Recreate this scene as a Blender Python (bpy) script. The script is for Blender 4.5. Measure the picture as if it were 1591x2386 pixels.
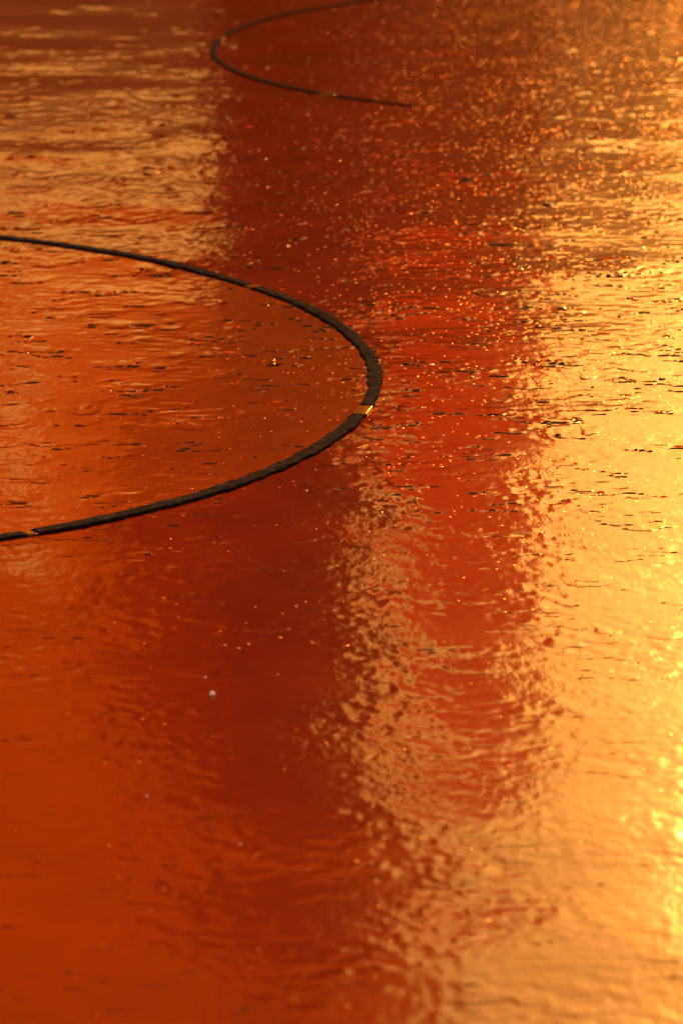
import bpy, bmesh, math, random
import numpy as np
from mathutils import Vector

for o in list(bpy.data.objects):
    bpy.data.objects.remove(o, do_unlink=True)
sc = bpy.context.scene
COL = sc.collection
R = math.radians
rng = np.random.default_rng(7)
random.seed(7)

# ------------------------------------------------------------------ camera
cam_d = bpy.data.cameras.new('camera')
cam = bpy.data.objects.new('camera', cam_d)
COL.objects.link(cam)
PITCH = R(16.72)
DIST = 2.357
cam.location = (0.0, -DIST * math.cos(PITCH), DIST * math.sin(PITCH))
cam.rotation_euler = (R(90) - PITCH, 0, 0)
cam_d.sensor_fit = 'HORIZONTAL'
cam_d.sensor_width = 24.0
cam_d.lens = 113.1
cam_d.clip_start = 0.05
cam_d.clip_end = 5000
cam_d.dof.use_dof = True
cam_d.dof.focus_distance = 2.50
cam_d.dof.aperture_fstop = 13.0
sc.camera = cam

# ------------------------------------------------------------------ sky and sun
SUN_EL, SUN_AZ = 20.5, 10.3          # degrees; azimuth to the right of the view
world = bpy.data.worlds.new('World')
sc.world = world
world.use_nodes = True
wn = world.node_tree
sky = wn.nodes.new('ShaderNodeTexSky')
sky.sky_type = 'NISHITA'
sky.sun_disc = False
sky.sun_elevation = R(SUN_EL)
sky.sun_rotation = R(SUN_AZ)
sky.dust_density = 2.2
wn.links.new(sky.outputs[0], wn.nodes['Background'].inputs[0])
wn.nodes['Background'].inputs[1].default_value = 0.05
sun_d = bpy.data.lights.new('sun', 'SUN')
sun = bpy.data.objects.new('sun', sun_d)
COL.objects.link(sun)
sun_d.energy = 5.0
sun_d.angle = R(0.5)
sun_d.color = (1.0, 0.80, 0.52)
to_sun = Vector((math.sin(R(SUN_AZ)) * math.cos(R(SUN_EL)), math.cos(R(SUN_AZ)) * math.cos(R(SUN_EL)), math.sin(R(SUN_EL))))
sun.rotation_euler = to_sun.to_track_quat('Z', 'Y').to_euler()
sun.location = to_sun * 30

vs = sc.view_settings
vs.view_transform = 'Standard'
vs.look = 'None'
vs.gamma = 1.0
vs.exposure = 0.66
vs.use_curve_mapping = False
sc.render.engine = 'CYCLES'
sc.cycles.sample_clamp_direct = 24.0
sc.cycles.use_denoising = True
sc.cycles.denoiser = 'OPENIMAGEDENOISE'

# ------------------------------------------------------------------ helpers
def mat(name):
    m = bpy.data.materials.new(name)
    m.use_nodes = True
    nt = m.node_tree
    nt.nodes.clear()
    out = nt.nodes.new('ShaderNodeOutputMaterial')
    return m, nt, out

def node(nt, t, **kw):
    n = nt.nodes.new(t)
    for k, v in kw.items():
        if k.startswith('i_'):
            key = k[2:].replace('_', ' ')
            n.inputs[key].default_value = v
        else:
            setattr(n, k, v)
    return n

def coords(nt):
    return node(nt, 'ShaderNodeTexCoord').outputs['Object']

def rough_mat(name, c1, c2, scale, rough=0.9, bump=0.01, scl=(1, 1, 1)):
    m, nt, out = mat(name)
    b = node(nt, 'ShaderNodeBsdfPrincipled', i_Roughness=rough)
    mp = node(nt, 'ShaderNodeMapping'); mp.inputs['Scale'].default_value = scl
    nt.links.new(coords(nt), mp.inputs[0])
    n = node(nt, 'ShaderNodeTexNoise', i_Scale=scale, i_Detail=6.0, i_Roughness=0.65)
    nt.links.new(mp.outputs[0], n.inputs['Vector'])
    r = node(nt, 'ShaderNodeValToRGB')
    r.color_ramp.elements[0].position = 0.3; r.color_ramp.elements[0].color = (*c1, 1)
    r.color_ramp.elements[1].position = 0.7; r.color_ramp.elements[1].color = (*c2, 1)
    nt.links.new(n.outputs['Fac'], r.inputs[0]); nt.links.new(r.outputs[0], b.inputs['Base Color'])
    bp = node(nt, 'ShaderNodeBump', i_Strength=1.0, i_Distance=bump)
    nt.links.new(n.outputs['Fac'], bp.inputs['Height']); nt.links.new(bp.outputs[0], b.inputs['Normal'])
    nt.links.new(b.outputs[0], out.inputs[0])
    return m

def sheet_mat(name, base_a, base_b):
    """glossy amber lacquer: a tinted diffuse body under a gold-tinted clear gloss"""
    m, nt, out = mat(name)
    co = coords(nt)
    # body colour, faintly mottled
    n1 = node(nt, 'ShaderNodeTexNoise', i_Scale=9.0, i_Detail=7.0, i_Roughness=0.6)
    nt.links.new(co, n1.inputs['Vector'])
    rp = node(nt, 'ShaderNodeValToRGB')
    rp.color_ramp.elements[0].position = 0.35; rp.color_ramp.elements[0].color = (*base_a, 1)
    rp.color_ramp.elements[1].position = 0.65; rp.color_ramp.elements[1].color = (*base_b, 1)
    nt.links.new(n1.outputs['Fac'], rp.inputs[0])
    # fine ripple
    mp = node(nt, 'ShaderNodeMapping'); mp.inputs['Scale'].default_value = (1.0, 0.42, 1.0)
    nt.links.new(co, mp.inputs[0])
    n2 = node(nt, 'ShaderNodeTexNoise', i_Scale=240.0, i_Detail=3.5, i_Roughness=0.5, i_Distortion=0.4)
    nt.links.new(mp.outputs[0], n2.inputs['Vector'])
    # patchy strength of the fine ripple
    n3 = node(nt, 'ShaderNodeTexNoise', i_Scale=7.0, i_Detail=2.0)
    nt.links.new(co, n3.inputs['Vector'])
    mr = node(nt, 'ShaderNodeMapRange'); mr.inputs[1].default_value = 0.35; mr.inputs[2].default_value = 0.65
    mr.inputs[3].default_value = 0.25; mr.inputs[4].default_value = 1.0
    nt.links.new(n3.outputs['Fac'], mr.inputs[0])
    b1 = node(nt, 'ShaderNodeBump', i_Distance=0.00012)
    nt.links.new(mr.outputs[0], b1.inputs['Strength'])
    nt.links.new(n2.outputs['Fac'], b1.inputs['Height'])
    b2 = b1
    dif = node(nt, 'ShaderNodeBsdfDiffuse')
    nt.links.new(rp.outputs[0], dif.inputs['Color']); nt.links.new(b2.outputs[0], dif.inputs['Normal'])
    glo = node(nt, 'ShaderNodeBsdfGlossy', i_Roughness=0.095)
    glo.inputs['Color'].default_value = (1.0, 0.52, 0.12, 1)
    nt.links.new(b2.outputs[0], glo.inputs['Normal'])
    gl2 = node(nt, 'ShaderNodeBsdfGlossy', i_Roughness=0.36)
    gl2.inputs['Color'].default_value = (1.0, 0.52, 0.12, 1)
    gm = node(nt, 'ShaderNodeMixShader'); gm.inputs[0].default_value = 0.003
    nt.links.new(glo.outputs[0], gm.inputs[1]); nt.links.new(gl2.outputs[0], gm.inputs[2])
    fr = node(nt, 'ShaderNodeFresnel', i_IOR=2.0)
    nt.links.new(b2.outputs[0], fr.inputs['Normal'])
    mx = node(nt, 'ShaderNodeMixShader')
    nt.links.new(fr.outputs[0], mx.inputs[0]); nt.links.new(dif.outputs[0], mx.inputs[1]); nt.links.new(gm.outputs[0], mx.inputs[2])
    nt.links.new(mx.outputs[0], out.inputs[0])
    return m

def link(name, me, m, parent=None):
    o = bpy.data.objects.new(name, me)
    COL.objects.link(o)
    if m is not None:
        me.materials.append(m)
    if parent is not None:
        o.parent = parent
    return o

def tag(o, label, cat, group=None):
    o['label'] = label; o['category'] = cat
    if group: o['group'] = group
    return o

def empty(name, loc=(0, 0, 0)):
    o = bpy.data.objects.new(name, None); COL.objects.link(o); o.location = loc
    return o

def bm_obj(name, bm, m, parent=None, smooth=False):
    me = bpy.data.meshes.new(name)
    bm.to_mesh(me); bm.free()
    if smooth:
        me.polygons.foreach_set('use_smooth', [True] * len(me.polygons))
    return link(name, me, m, parent)

def grid_mesh(name, V, Q, smooth=True):
    me = bpy.data.meshes.new(name)
    me.vertices.add(len(V)); me.vertices.foreach_set('co', V.astype(np.float32).ravel())
    n = len(Q)
    me.loops.add(n * 4); me.loops.foreach_set('vertex_index', Q.astype(np.int32).ravel())
    me.polygons.add(n); me.polygons.foreach_set('loop_start', np.arange(0, n * 4, 4, dtype=np.int32))
    me.polygons.foreach_set('use_smooth', np.full(n, smooth))
    me.update(calc_edges=True)
    return me

# ------------------------------------------------------------------ ripple relief (world space)
LX0, LX1, LY0, LY1, LS = -1.7, 1.7, -1.9, 4.6, 0.002
NX, NY = int((LX1 - LX0) / LS), int((LY1 - LY0) / LS)
kx = np.fft.rfftfreq(NX, LS)[None, :]
ky = np.fft.fftfreq(NY, LS)[:, None]

def field(wl_x, wl_y, spread=0.45, seed=0):
    """band-passed noise with the given wavelengths (m), unit variance"""
    g = np.random.default_rng(seed).standard_normal((NY, NX)).astype(np.float32)
    k = np.sqrt((kx * wl_x) ** 2 + (ky * wl_y) ** 2) + 1e-9
    f = np.exp(-0.5 * (np.log(k) / spread) ** 2)
    h = np.fft.irfft2(np.fft.rfft2(g) * f, s=(NY, NX)).astype(np.float32)
    return h / h.std()

def sample(F, x, y):
    u = np.clip((x - LX0) / LS, 0, NX - 2.001); v = np.clip((y - LY0) / LS, 0, NY - 2.001)
    i = u.astype(int); j = v.astype(int); a = u - i; b = v - j
    return (F[j, i] * (1 - a) + F[j, i + 1] * a) * (1 - b) + (F[j + 1, i] * (1 - a) + F[j + 1, i + 1] * a) * b

swell = field(0.40, 0.26, 0.40, 1)
rip = field(0.036, 0.026, 0.55, 2)
rip2 = field(0.012, 0.020, 0.45, 3)
patch = field(0.20, 0.17, 0.50, 4)
scarp = field(0.085, 0.0095, 0.42, 5)
scarp2 = field(0.11, 0.024, 0.40, 8)
clump = field(0.16, 0.06, 0.50, 6)
pw = 1.0 / (1.0 + np.exp(-1.6 * patch))
# the near end of the sheet is calmer than the middle
sig = lambda q: 1 / (1 + np.exp(-q))
near = sig(((LY0 + LS * np.arange(NY)) - 0.12) / 0.16)[:, None].astype(np.float32)
H = 0.00035 * swell + rip * 0.000062 * (0.60 + 0.40 * near) * (0.35 + 1.1 * pw) + 0.000022 * near * field(0.060, 0.015, 0.5, 12) + rip2 * 0.000019 * (0.5 + pw)
# the lips wander: shift their fields along y by a gentle warp
LGX, LGY = np.meshgrid((LX0 + LS * np.arange(NX)).astype(np.float32), (LY0 + LS * np.arange(NY)).astype(np.float32))
warp = 0.0045 * field(0.075, 0.12, 0.5, 9) + 0.0009 * field(0.018, 0.03, 0.5, 10)
scarp = sample(scarp, LGX, LGY + warp)
scarp2 = sample(scarp2, LGX, LGY + 1.6 * warp)
# small steep lips that face the viewer: sharp front, long gentle back (one-sided tail towards +y)
crest = np.clip(scarp + 0.7 * clump - 0.8, 0, 1.3) + 0.7 * np.clip(scarp2 + 0.5 * clump - 2.1, 0, 1.0)
crest = crest * (0.42 + 0.58 * near)
tail = np.exp(-np.arange(0, NY) * LS / 0.009).astype(np.float32); tail[0] *= 0.5
back = np.fft.irfft(np.fft.rfft(crest, axis=0) * np.fft.rfft(tail)[:, None], n=NY, axis=0).astype(np.float32) * LS / 0.006
H_lip = 0.00030 * back
H = H + H_lip
LEAN = -0.0046 * crest

# columns and rows of the sheet
xs = list(np.arange(0, 0.36, 0.0016))
while xs[-1] < 0.62: xs.append(xs[-1] + 0.0024)
st = 0.0026
while xs[-1] < 1.55: xs.append(xs[-1] + st); st = min(st * 1.04, 0.02)
xs = np.array(xs); xs = np.concatenate([-xs[:0:-1], xs])
ys = [-1.75]
while ys[-1] < 4.4:
    D = ys[-1] + 2.257
    ys.append(ys[-1] + max(0.0012, 0.00075 * (D / 1.4) ** 2) * (2.5 if ys[-1] < -1.0 else 1.0))
ys = np.array(ys)
GX, GY = np.meshgrid(xs, ys)
C1, R1 = np.array((-0.561, 0.416)), 0.588
C2, R2 = np.array((0.441, 2.286)), 0.621
calm = np.where(np.hypot(GX - C1[0], GY - C1[1]) < R1, 0.7, 1.0)
def rad1(t):
    t = np.clip((t + np.pi) % (2 * np.pi) - np.pi, -1.05, 1.25)
    return R1 + 0.0015 - 0.0186 * t - 0.0081 * t ** 2 + 0.0254 * t ** 3
def rad2(t):
    t = np.clip(t % (2 * np.pi) - np.pi, -0.95, 0.85)
    return R2 + 0.0165 * t - 0.0023 * t ** 2 - 0.0336 * t ** 3
HZ = sample(H - H_lip, GX, GY) * calm + sample(H_lip, GX, GY)
VY = GY + sample(LEAN, GX, GY)
V = np.stack([GX, VY, HZ], -1).reshape(-1, 3)
nx, ny = len(xs), len(ys)
idx = np.arange(nx * ny).reshape(ny, nx)
Q = np.stack([idx[:-1, :-1], idx[:-1, 1:], idx[1:, 1:], idx[1:, :-1]], -1).reshape(-1, 4)
mid = V[Q].mean(1)
in1 = np.hypot(mid[:, 0] - C1[0], mid[:, 1] - C1[1]) < rad1(np.arctan2(mid[:, 1] - C1[1], mid[:, 0] - C1[0]))
in2 = np.hypot(mid[:, 0] - C2[0], mid[:, 1] - C2[1]) < rad2(np.arctan2(mid[:, 1] - C2[1], mid[:, 0] - C2[0]))

def sub(mask):
    q = Q[mask]; u, inv = np.unique(q, return_inverse=True)
    return V[u], inv.reshape(-1, 4)

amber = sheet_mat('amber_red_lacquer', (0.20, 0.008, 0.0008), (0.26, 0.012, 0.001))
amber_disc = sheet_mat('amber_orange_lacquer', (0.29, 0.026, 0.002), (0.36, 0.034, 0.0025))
sheet = empty('rippled_sheet')
tag(sheet, 'glossy rippled amber red sheet filling the view, crossed by two dark curved beads', 'sheet')
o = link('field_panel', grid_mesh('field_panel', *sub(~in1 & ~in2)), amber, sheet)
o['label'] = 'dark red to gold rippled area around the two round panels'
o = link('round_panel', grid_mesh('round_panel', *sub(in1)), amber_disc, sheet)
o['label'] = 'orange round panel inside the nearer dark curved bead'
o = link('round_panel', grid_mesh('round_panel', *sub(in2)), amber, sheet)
o['label'] = 'dull red round panel inside the farther dark curved bead'

# dark beads along the two circles, broken by small amber bridges
bead_m, nt, out = mat('dark_bead')
nz_ = node(nt, 'ShaderNodeTexNoise', i_Scale=160.0, i_Detail=5.0); nt.links.new(coords(nt), nz_.inputs['Vector'])
rp = node(nt, 'ShaderNodeValToRGB')
rp.color_ramp.elements[0].position = 0.35; rp.color_ramp.elements[0].color = (0.030, 0.014, 0.008, 1)
rp.color_ramp.elements[1].position = 0.75; rp.color_ramp.elements[1].color = (0.075, 0.034, 0.017, 1)
nt.links.new(nz_.outputs['Fac'], rp.inputs[0])
df = node(nt, 'ShaderNodeBsdfDiffuse'); nt.links.new(rp.outputs[0], df.inputs['Color'])
nt.links.new(df.outputs[0], out.inputs[0])

def bead(name, C, a0, a1, m, w=0.0114, h=0.0014, jit=1.0, taper=0.0, seed=0, step=0.0022):
    g = np.random.default_rng(seed)
    n = max(4, int(abs(R(a1 - a0)) * R1 / step))
    prof = [(-0.5, -0.5), (-0.5, 0.75), (-0.44, 0.95), (-0.15, 1.0), (0.15, 1.0), (0.44, 0.95), (0.5, 0.75), (0.5, -0.5)]
    k = len(prof)
    def wob(sc_):
        r = g.standard_normal(n + 1 + 40)
        ker = np.exp(-0.5 * (np.arange(-10, 11) / sc_) ** 2); ker /= np.sqrt((ker ** 2).sum())
        return np.convolve(r, ker, 'same')[20:20 + n + 1]
    wi, wo, wh = wob(1.2), wob(1.2), wob(4)
    wide = wob(9)
    rf = rad1 if C is C1 else rad2
    tt = np.radians(a0 + (a1 - a0) * np.repeat(np.arange(n + 1), k) / n)
    P = []
    for i in range(n + 1):
        t = R(a0 + (a1 - a0) * i / n)
        ca, sa = math.cos(t), math.sin(t)
        for (u, v) in prof:
            e = (wi[i] if u < 0 else wo[i]) * 0.00055 * jit + wide[i] * 0.0004 * jit * (1 if u > 0 else -1)
            r = float(rf(t)) + u * w * (1 - taper * i / n) + e
            x, y = C[0] + r * ca, C[1] + r * sa
            P.append((x, y, v * h * (1 + 0.05 * wh[i] * jit)))
    P = np.array(P)
    base = sample(H, C[0] + rf(tt) * np.cos(tt), C[1] + rf(tt) * np.sin(tt))
    P[:, 2] += base + 0.0006
    faces = []
    for i in range(n):
        for j in range(k - 1):
            a = i * k + j
            faces.append((a, a + k, a + k + 1, a + 1))
    faces.append(tuple(range(k))[::-1]); faces.append(tuple(n * k + j for j in range(k)))
    me = bpy.data.meshes.new(name)
    me.from_pydata(P.tolist(), [], faces)
    bm = bmesh.new(); bm.from_mesh(me); bmesh.ops.recalc_face_normals(bm, faces=bm.faces); bm.to_mesh(me); bm.free()
    me.polygons.foreach_set('use_smooth', [True] * len(me.polygons))
    return link(name, me, m, sheet)

bridge_m = sheet_mat('amber_bridge', (0.26, 0.05, 0.005), (0.34, 0.07, 0.007))
for k, (a0, a1) in enumerate([(-110, -54.7), (-53.9, -14.0), (-11.2, 34.3), (35.5, 110)]):
    bead('dark_bead', C1, a0, a1, bead_m, seed=20 + k)
for k, (a0, a1) in enumerate([(-54.7, -53.9), (-14.0, -11.2), (34.3, 35.5)]):
    bead('bridge', C1, a0, a1, bridge_m, w=0.0112, h=0.0009, jit=0.5, seed=40 + k)
for k, (a0, a1) in enumerate([(70, 172.5), (174.5, 221.0), (222.8, 235)]):
    bead('dark_bead', C2, a0, a1, bead_m, w=0.0088, taper=0.96 if k == 2 else 0.0, seed=60 + k)
for k, (a0, a1) in enumerate([(172.5, 174.5), (221.0, 222.8)]):
    bead('bridge', C2, a0, a1, bridge_m, w=0.0112, h=0.0009, jit=0.5, seed=80 + k)

# ------------------------------------------------------------------ unseen set, added and shaped for its reflection in the sheet
ground_m = rough_mat('pale_paving_earth', (0.16, 0.12, 0.085), (0.26, 0.20, 0.15), 3.0, bump=0.004)
bm = bmesh.new()
bmesh.ops.create_grid(bm, x_segments=8, y_segments=8, size=2500)
g = bm_obj('ground', bm, ground_m); g.location.z = -0.03; g['kind'] = 'structure'

def box(bm, x0, x1, y0, y1, z0, z1, bev=0.01):
    r = bmesh.ops.create_cube(bm, size=1.0)
    vs_ = r['verts']
    for v in vs_:
        v.co = Vector(((x0 + x1) / 2 + v.co.x * (x1 - x0), (y0 + y1) / 2 + v.co.y * (y1 - y0), (z0 + z1) / 2 + v.co.z * (z1 - z0)))
    if bev:
        es = list({e for v in vs_ for e in v.link_edges})
        bmesh.ops.bevel(bm, geom=es, offset=bev, segments=2, affect='EDGES')

wood = rough_mat('dark_stained_timber', (0.035, 0.012, 0.010), (0.07, 0.022, 0.018), 5.0, rough=0.7, bump=0.003, scl=(6, 6, 0.6))
post = empty('unseen_post', (-0.28, 14.1, 0))  # out of view, its outline set to mirror as a dark band
tag(post, 'unseen broad dark timber post added to mirror as the dark red band', 'post')
bm = bmesh.new(); box(bm, -0.38, 0.46, -0.2, 0.2, -0.03, 6.75, 0.02)
bm_obj('shaft', bm, wood, post)
bm = bmesh.new(); box(bm, -0.44, 0.44, -0.26, 0.26, -0.031, 0.4, 0.03)
bm_obj('plinth', bm, wood, post)

# unseen canvas, added backlit by the low sun to give warm reflections
def canvas_mat(name, c1, c2):
    cm, nt, out = mat(name)
    n = node(nt, 'ShaderNodeTexNoise', i_Scale=3.0, i_Detail=5.0); nt.links.new(coords(nt), n.inputs['Vector'])
    rp = node(nt, 'ShaderNodeValToRGB')
    rp.color_ramp.elements[0].color = (*c1, 1); rp.color_ramp.elements[1].color = (*c2, 1)
    nt.links.new(n.outputs['Fac'], rp.inputs[0])
    d1 = node(nt, 'ShaderNodeBsdfDiffuse'); t1 = node(nt, 'ShaderNodeBsdfTranslucent'); mx = node(nt, 'ShaderNodeMixShader')
    mx.inputs[0].default_value = 0.75
    for q in (d1, t1): nt.links.new(rp.outputs[0], q.inputs['Color'])
    nt.links.new(d1.outputs[0], mx.inputs[1]); nt.links.new(t1.outputs[0], mx.inputs[2]); nt.links.new(mx.outputs[0], out.inputs[0])
    return cm
cm = canvas_mat('amber_canvas', (0.68, 0.38, 0.13), (0.75, 0.43, 0.16))
cm_red = canvas_mat('russet_canvas', (0.70, 0.18, 0.04), (0.78, 0.22, 0.06))

def cloth(name, left, right, z0, z1, y, m, label, cat, seed, dx=0.04, dz=0.12):
    """a hanging cloth with folds; left and right give its edges at height z"""
    g = np.random.default_rng(seed)
    ph = g.uniform(0, 6.28, 4)
    zs = np.linspace(z0, z1, int((z1 - z0) / dz) + 2)
    nu = int((right(z0) - left(z0)) / dx) + 2
    P, Fc = [], []
    for z in zs:
        l, r = left(z), right(z)
        for i in range(nu + 1):
            x = l + (r - l) * i / nu
            dy = 0.05 * math.sin(x * 16 + ph[0]) + 0.025 * math.sin(x * 35 + ph[1] + z)
            hem = 0.04 * math.sin(x * 11 + ph[2]) if z == zs[0] else 0
            P.append((x, y + dy, z + hem))
    n1 = nu + 1
    for j in range(len(zs) - 1):
        for i in range(nu):
            a = j * n1 + i; Fc.append((a, a + 1, a + n1 + 1, a + n1))
    me = bpy.data.meshes.new(name); me.from_pydata(P, [], Fc)
    me.polygons.foreach_set('use_smooth', [True] * len(me.polygons))
    o = link(name, me, m)
    sm = o.modifiers.new('thickness', 'SOLIDIFY'); sm.thickness = 0.003
    return tag(o, label, cat)

cloth('unseen_canvas', lambda z: -1.70, lambda z: -0.62, 2.82, 11.0, 14.5, cm, 'unseen amber canvas beside the post, added to mirror in the near round panel', 'curtain', 1)  # out of view, added so the sheet mirrors orange here
cloth('unseen_canvas', lambda z: -7.0, lambda z: -1.69 - 0.14 * math.exp(-((z - 4.0) / 0.42) ** 2), 2.82, 11.0, 14.6, cm, 'unseen wide amber canvas left of the narrow one, added for its reflection', 'curtain', 2)
cloth('unseen_canvas_layer', lambda z: -1.12 + 0.16 * math.sin(z * 2.3) + 0.09 * math.sin(z * 5.9), lambda z: -0.60, 3.5, 6.4, 14.9, cm, 'unseen short second layer of amber canvas, added to soften the mirrored band edge', 'curtain', 5)  # extra layer added to soften the left edge of the mirrored band
cloth('unseen_upper_canvas', lambda z: -0.66, lambda z: np.interp(z, [5.5, 5.9, 7.2, 11], [0.16, 0.32, 0.50, 0.8]), 5.5, 11.0, 14.7, cm, 'unseen amber canvas above the post, added for its orange reflection', 'valance', 3)  # added so the near end of the sheet mirrors orange
cloth('unseen_red_canvas', lambda z: np.interp(z, [3.1, 3.62, 3.8, 4.46, 4.94, 5.43, 6.4], [-0.1, 0.18, 0.21, 0.25, 0.29, 0.34, 0.66]),
      lambda z: np.interp(z, [3.1, 3.6, 4.46, 5.2, 5.7, 6.4], [1.12, 1.08, 1.07, 1.10, 1.02, 0.78]), 3.1, 6.4, 14.5, cm_red,
      'unseen russet canvas tapering upwards right of the post, added to mirror as the red lane', 'shade sail', 4)  # unseen, its edges drawn to mirror as the red lane

# masts and beam that carry the added canvas
frame = empty('timber_scaffold', (0, 15.0, 0)); tag(frame, 'tall timber scaffold of masts and a beam carrying the amber canvas', 'scaffold')
for mx_ in (-6.9, -0.42):
    bm = bmesh.new(); box(bm, mx_ - 0.05, mx_ + 0.05, 0.0, 0.10, -0.03, 11.0, 0.01); bm_obj('mast', bm, wood, frame)
bm = bmesh.new(); box(bm, -7.1, 1.0, -0.55, 0.15, 10.99, 11.12, 0.01); bm_obj('beam', bm, wood, frame)
bm = bmesh.new(); box(bm, -0.008, 0.008, -0.008, 0.008, 0.0, 4.65, 0)
rp_ = bm_obj('rope', bm, wood, frame); rp_.location = (0.72, -0.5, 6.35); rp_.rotation_euler = (0, R(2.0), 0)

# unseen walls, added to dim the low part of the mirrored sky
wall_m = rough_mat('ochre_render', (0.48, 0.42, 0.30), (0.58, 0.52, 0.38), 6.0, bump=0.004)
gate_m = rough_mat('umber_render', (0.12, 0.09, 0.085), (0.17, 0.13, 0.125), 6.0, bump=0.004)
for (x0, x1, h, nm, lab) in [(-9, -0.66, 2.6, 'unseen_wall', 'unseen ochre wall under the amber canvas, added to dim the reflection'),
                             (-0.66, 1.1, 3.4, 'unseen_dark_wall', 'taller unseen umber wall behind the post and the russet canvas, added to darken the reflection'),
                             (1.1, 1.75, 3.3, 'unseen_pier', 'unseen short ochre wall pier right of the russet canvas, added to dim the reflection'),
                             (1.75, 7.0, 2.85, 'unseen_wall', 'unseen low ochre wall on the sunny side, right of the pier, added to dim the reflection')]:
    bm = bmesh.new(); box(bm, x0, x1, 15.3, 15.7, -0.03, h, 0.01)
    w = bm_obj(nm, bm, gate_m if nm == 'unseen_dark_wall' else wall_m); tag(w, lab, 'wall')

# ------------------------------------------------------------------ grit, dust and fibres on the sheet
def grit_mat():
    m, nt, out = mat('amber_grit')
    dif = node(nt, 'ShaderNodeBsdfDiffuse'); dif.inputs['Color'].default_value = (0.45, 0.055, 0.004, 1)
    glo = node(nt, 'ShaderNodeBsdfGlossy', i_Roughness=0.34); glo.inputs['Color'].default_value = (1.0, 0.32, 0.05, 1)
    fr = node(nt, 'ShaderNodeFresnel', i_IOR=1.45); mx = node(nt, 'ShaderNodeMixShader')
    nt.links.new(fr.outputs[0], mx.inputs[0]); nt.links.new(dif.outputs[0], mx.inputs[1]); nt.links.new(glo.outputs[0], mx.inputs[2])
    nt.links.new(mx.outputs[0], out.inputs[0])
    return m
NG = 100000
gx = rng.uniform(-0.85, 0.95, NG); gy = rng.uniform(-1.0, 3.3, NG)
keep = rng.uniform(0, 1, NG) < (0.25 + 0.75 * sample(pw, gx, gy)) * (0.04 + 0.96 * sig((gy - 0.12) / 0.12) * sig((gx - 0.04 - 0.03 * gy) / 0.07))
gx, gy = gx[keep], gy[keep]; NG = len(gx)
gr = rng.uniform(0.0005, 0.0013, NG)
slope = np.radians(np.clip(4 + rng.exponential(8.0, NG), 0, 32))
gz = sample(H, gx, gy)
seg = 5; ring = [(1.0, 0.0), (0.55, 0.62), (0.0, 1.0)]
ang = np.arange(seg) * 2 * np.pi / seg
cap = np.tan(slope) * gr * 0.5
VV = np.zeros((NG, 2 * seg + 1, 3))
asp = rng.uniform(0.6, 1.5, NG)
for q, (rad, up) in enumerate(ring[:2]):
    VV[:, q * seg:(q + 1) * seg, 0] = gx[:, None] + gr[:, None] * asp[:, None] * rad * np.cos(ang)
    VV[:, q * seg:(q + 1) * seg, 1] = gy[:, None] + gr[:, None] * rad * np.sin(ang)
    VV[:, q * seg:(q + 1) * seg, 2] = (gz + cap * up)[:, None]
VV[:, -1] = np.stack([gx, gy, gz + cap], -1)
tri = []
for i in range(seg):
    j = (i + 1) % seg
    tri += [(i, j, seg + j), (i, seg + j, seg + i), (seg + i, seg + j, 2 * seg)]
T = (np.array(tri)[None] + (np.arange(NG) * (2 * seg + 1))[:, None, None]).reshape(-1, 3)
me = bpy.data.meshes.new('grit')
VV = VV.reshape(-1, 3)
me.vertices.add(len(VV)); me.vertices.foreach_set('co', VV.astype(np.float32).ravel())
me.loops.add(len(T) * 3); me.loops.foreach_set('vertex_index', T.astype(np.int32).ravel())
me.polygons.add(len(T)); me.polygons.foreach_set('loop_start', np.arange(0, len(T) * 3, 3, dtype=np.int32))
me.polygons.foreach_set('use_smooth', np.ones(len(T), bool)); me.update(calc_edges=True)
gg = link('grit', me, grit_mat(), sheet); gg['kind'] = 'stuff'; gg['label'] = 'glinting grains scattered over the amber sheet'

dust_m, nt, out = mat('pale_dust')
d = node(nt, 'ShaderNodeBsdfDiffuse'); t = node(nt, 'ShaderNodeBsdfTranslucent'); mx = node(nt, 'ShaderNodeMixShader'); mx.inputs[0].default_value = 0.6
for q in (d, t): q.inputs['Color'].default_value = (0.92, 0.80, 0.72, 1)
nt.links.new(d.outputs[0], mx.inputs[1]); nt.links.new(t.outputs[0], mx.inputs[2]); nt.links.new(mx.outputs[0], out.inputs[0])

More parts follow.
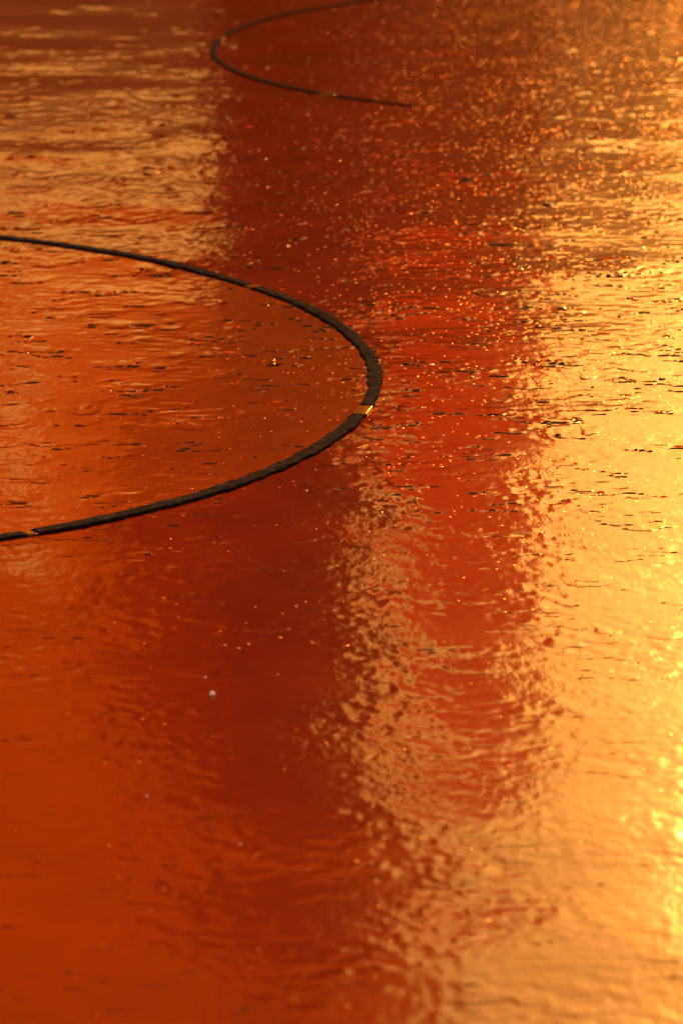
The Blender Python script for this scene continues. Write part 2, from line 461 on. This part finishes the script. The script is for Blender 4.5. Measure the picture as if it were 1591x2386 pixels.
def fleck_mesh(name, size, seed):
    g = random.Random(seed)
    bm = bmesh.new(); bmesh.ops.create_icosphere(bm, subdivisions=2, radius=size)
    for v in bm.verts:
        k = 1 + g.uniform(-0.28, 0.28)
        v.co = Vector((v.co.x * k * 1.15, v.co.y * k, v.co.z * k * 0.75))
    me = bpy.data.meshes.new(name); bm.to_mesh(me); bm.free()
    return me
def on_sheet(x, y, dz=0.0):
    return (x, y, float(sample(H, np.array([x]), np.array([y]))[0]) + dz)
fl = link('white_fleck', fleck_mesh('white_fleck', 0.0015, 1), dust_m); fl.location = on_sheet(-0.0796, -0.3925, 0.0012)
tag(fl, 'bright white fleck lying on the dark red band', 'fleck')
dm = fleck_mesh('dust_speck', 0.0006, 2)
first = True
for (x, y) in [(-0.30, 2.52), (-0.055, -0.63), (-0.11, -0.56), (-0.085, -0.36), (0.02, -0.05), (0.045, 0.30), (-0.02, 0.62), (0.10, 0.95), (-0.155, 0.18), (-0.03, -0.22), (0.055, -0.30), (0.15, 0.02), (-0.10, 0.10), (0.0, 0.33)]:
    o = link('dust_speck', dm, dust_m if first else None); first = False
    o.location = on_sheet(x, y, 0.0003); o.rotation_euler = (0, 0, x * 40)
    tag(o, 'tiny pale dust speck on the amber sheet', 'dust speck', 'pale dust specks on the sheet')

hair_m, nt, out = mat('pale_hair')
d = node(nt, 'ShaderNodeBsdfDiffuse'); d.inputs['Color'].default_value = (0.62, 0.30, 0.20, 1); nt.links.new(d.outputs[0], out.inputs[0])

def fibre(name, pts, rad, label):
    cu = bpy.data.curves.new(name, 'CURVE'); cu.dimensions = '3D'; cu.bevel_depth = rad; cu.bevel_resolution = 1; cu.resolution_u = 10
    sp = cu.splines.new('NURBS'); sp.points.add(len(pts) - 1); sp.order_u = 4; sp.use_endpoint_u = True
    for p, (x, y) in zip(sp.points, pts): p.co = (*on_sheet(x, y, rad + 0.0004), 1)
    dg = bpy.data.objects.new(name, cu); COL.objects.link(dg)
    me = bpy.data.meshes.new_from_object(dg.evaluated_get(bpy.context.evaluated_depsgraph_get()))
    bpy.data.objects.remove(dg, do_unlink=True)
    me.materials.clear()
    o = link(name, me, hair_m)
    return tag(o, label, 'fibre')
fibre('hair_fibre', [(0.068, 0.215), (0.085, 0.20), (0.100, 0.178), (0.112, 0.142), (0.118, 0.10), (0.117, 0.06), (0.1125, 0.022), (0.109, 0.012)], 0.00005, 'thin curved pale hair lying on the red lane beside the gold')
fibre('hair_fibre', [(-0.088, -0.055), (-0.082, -0.075), (-0.074, -0.098), (-0.060, -0.125), (-0.045, -0.15)], 0.00004, 'thin faint pale hair on the dark red band below the near curved bead')
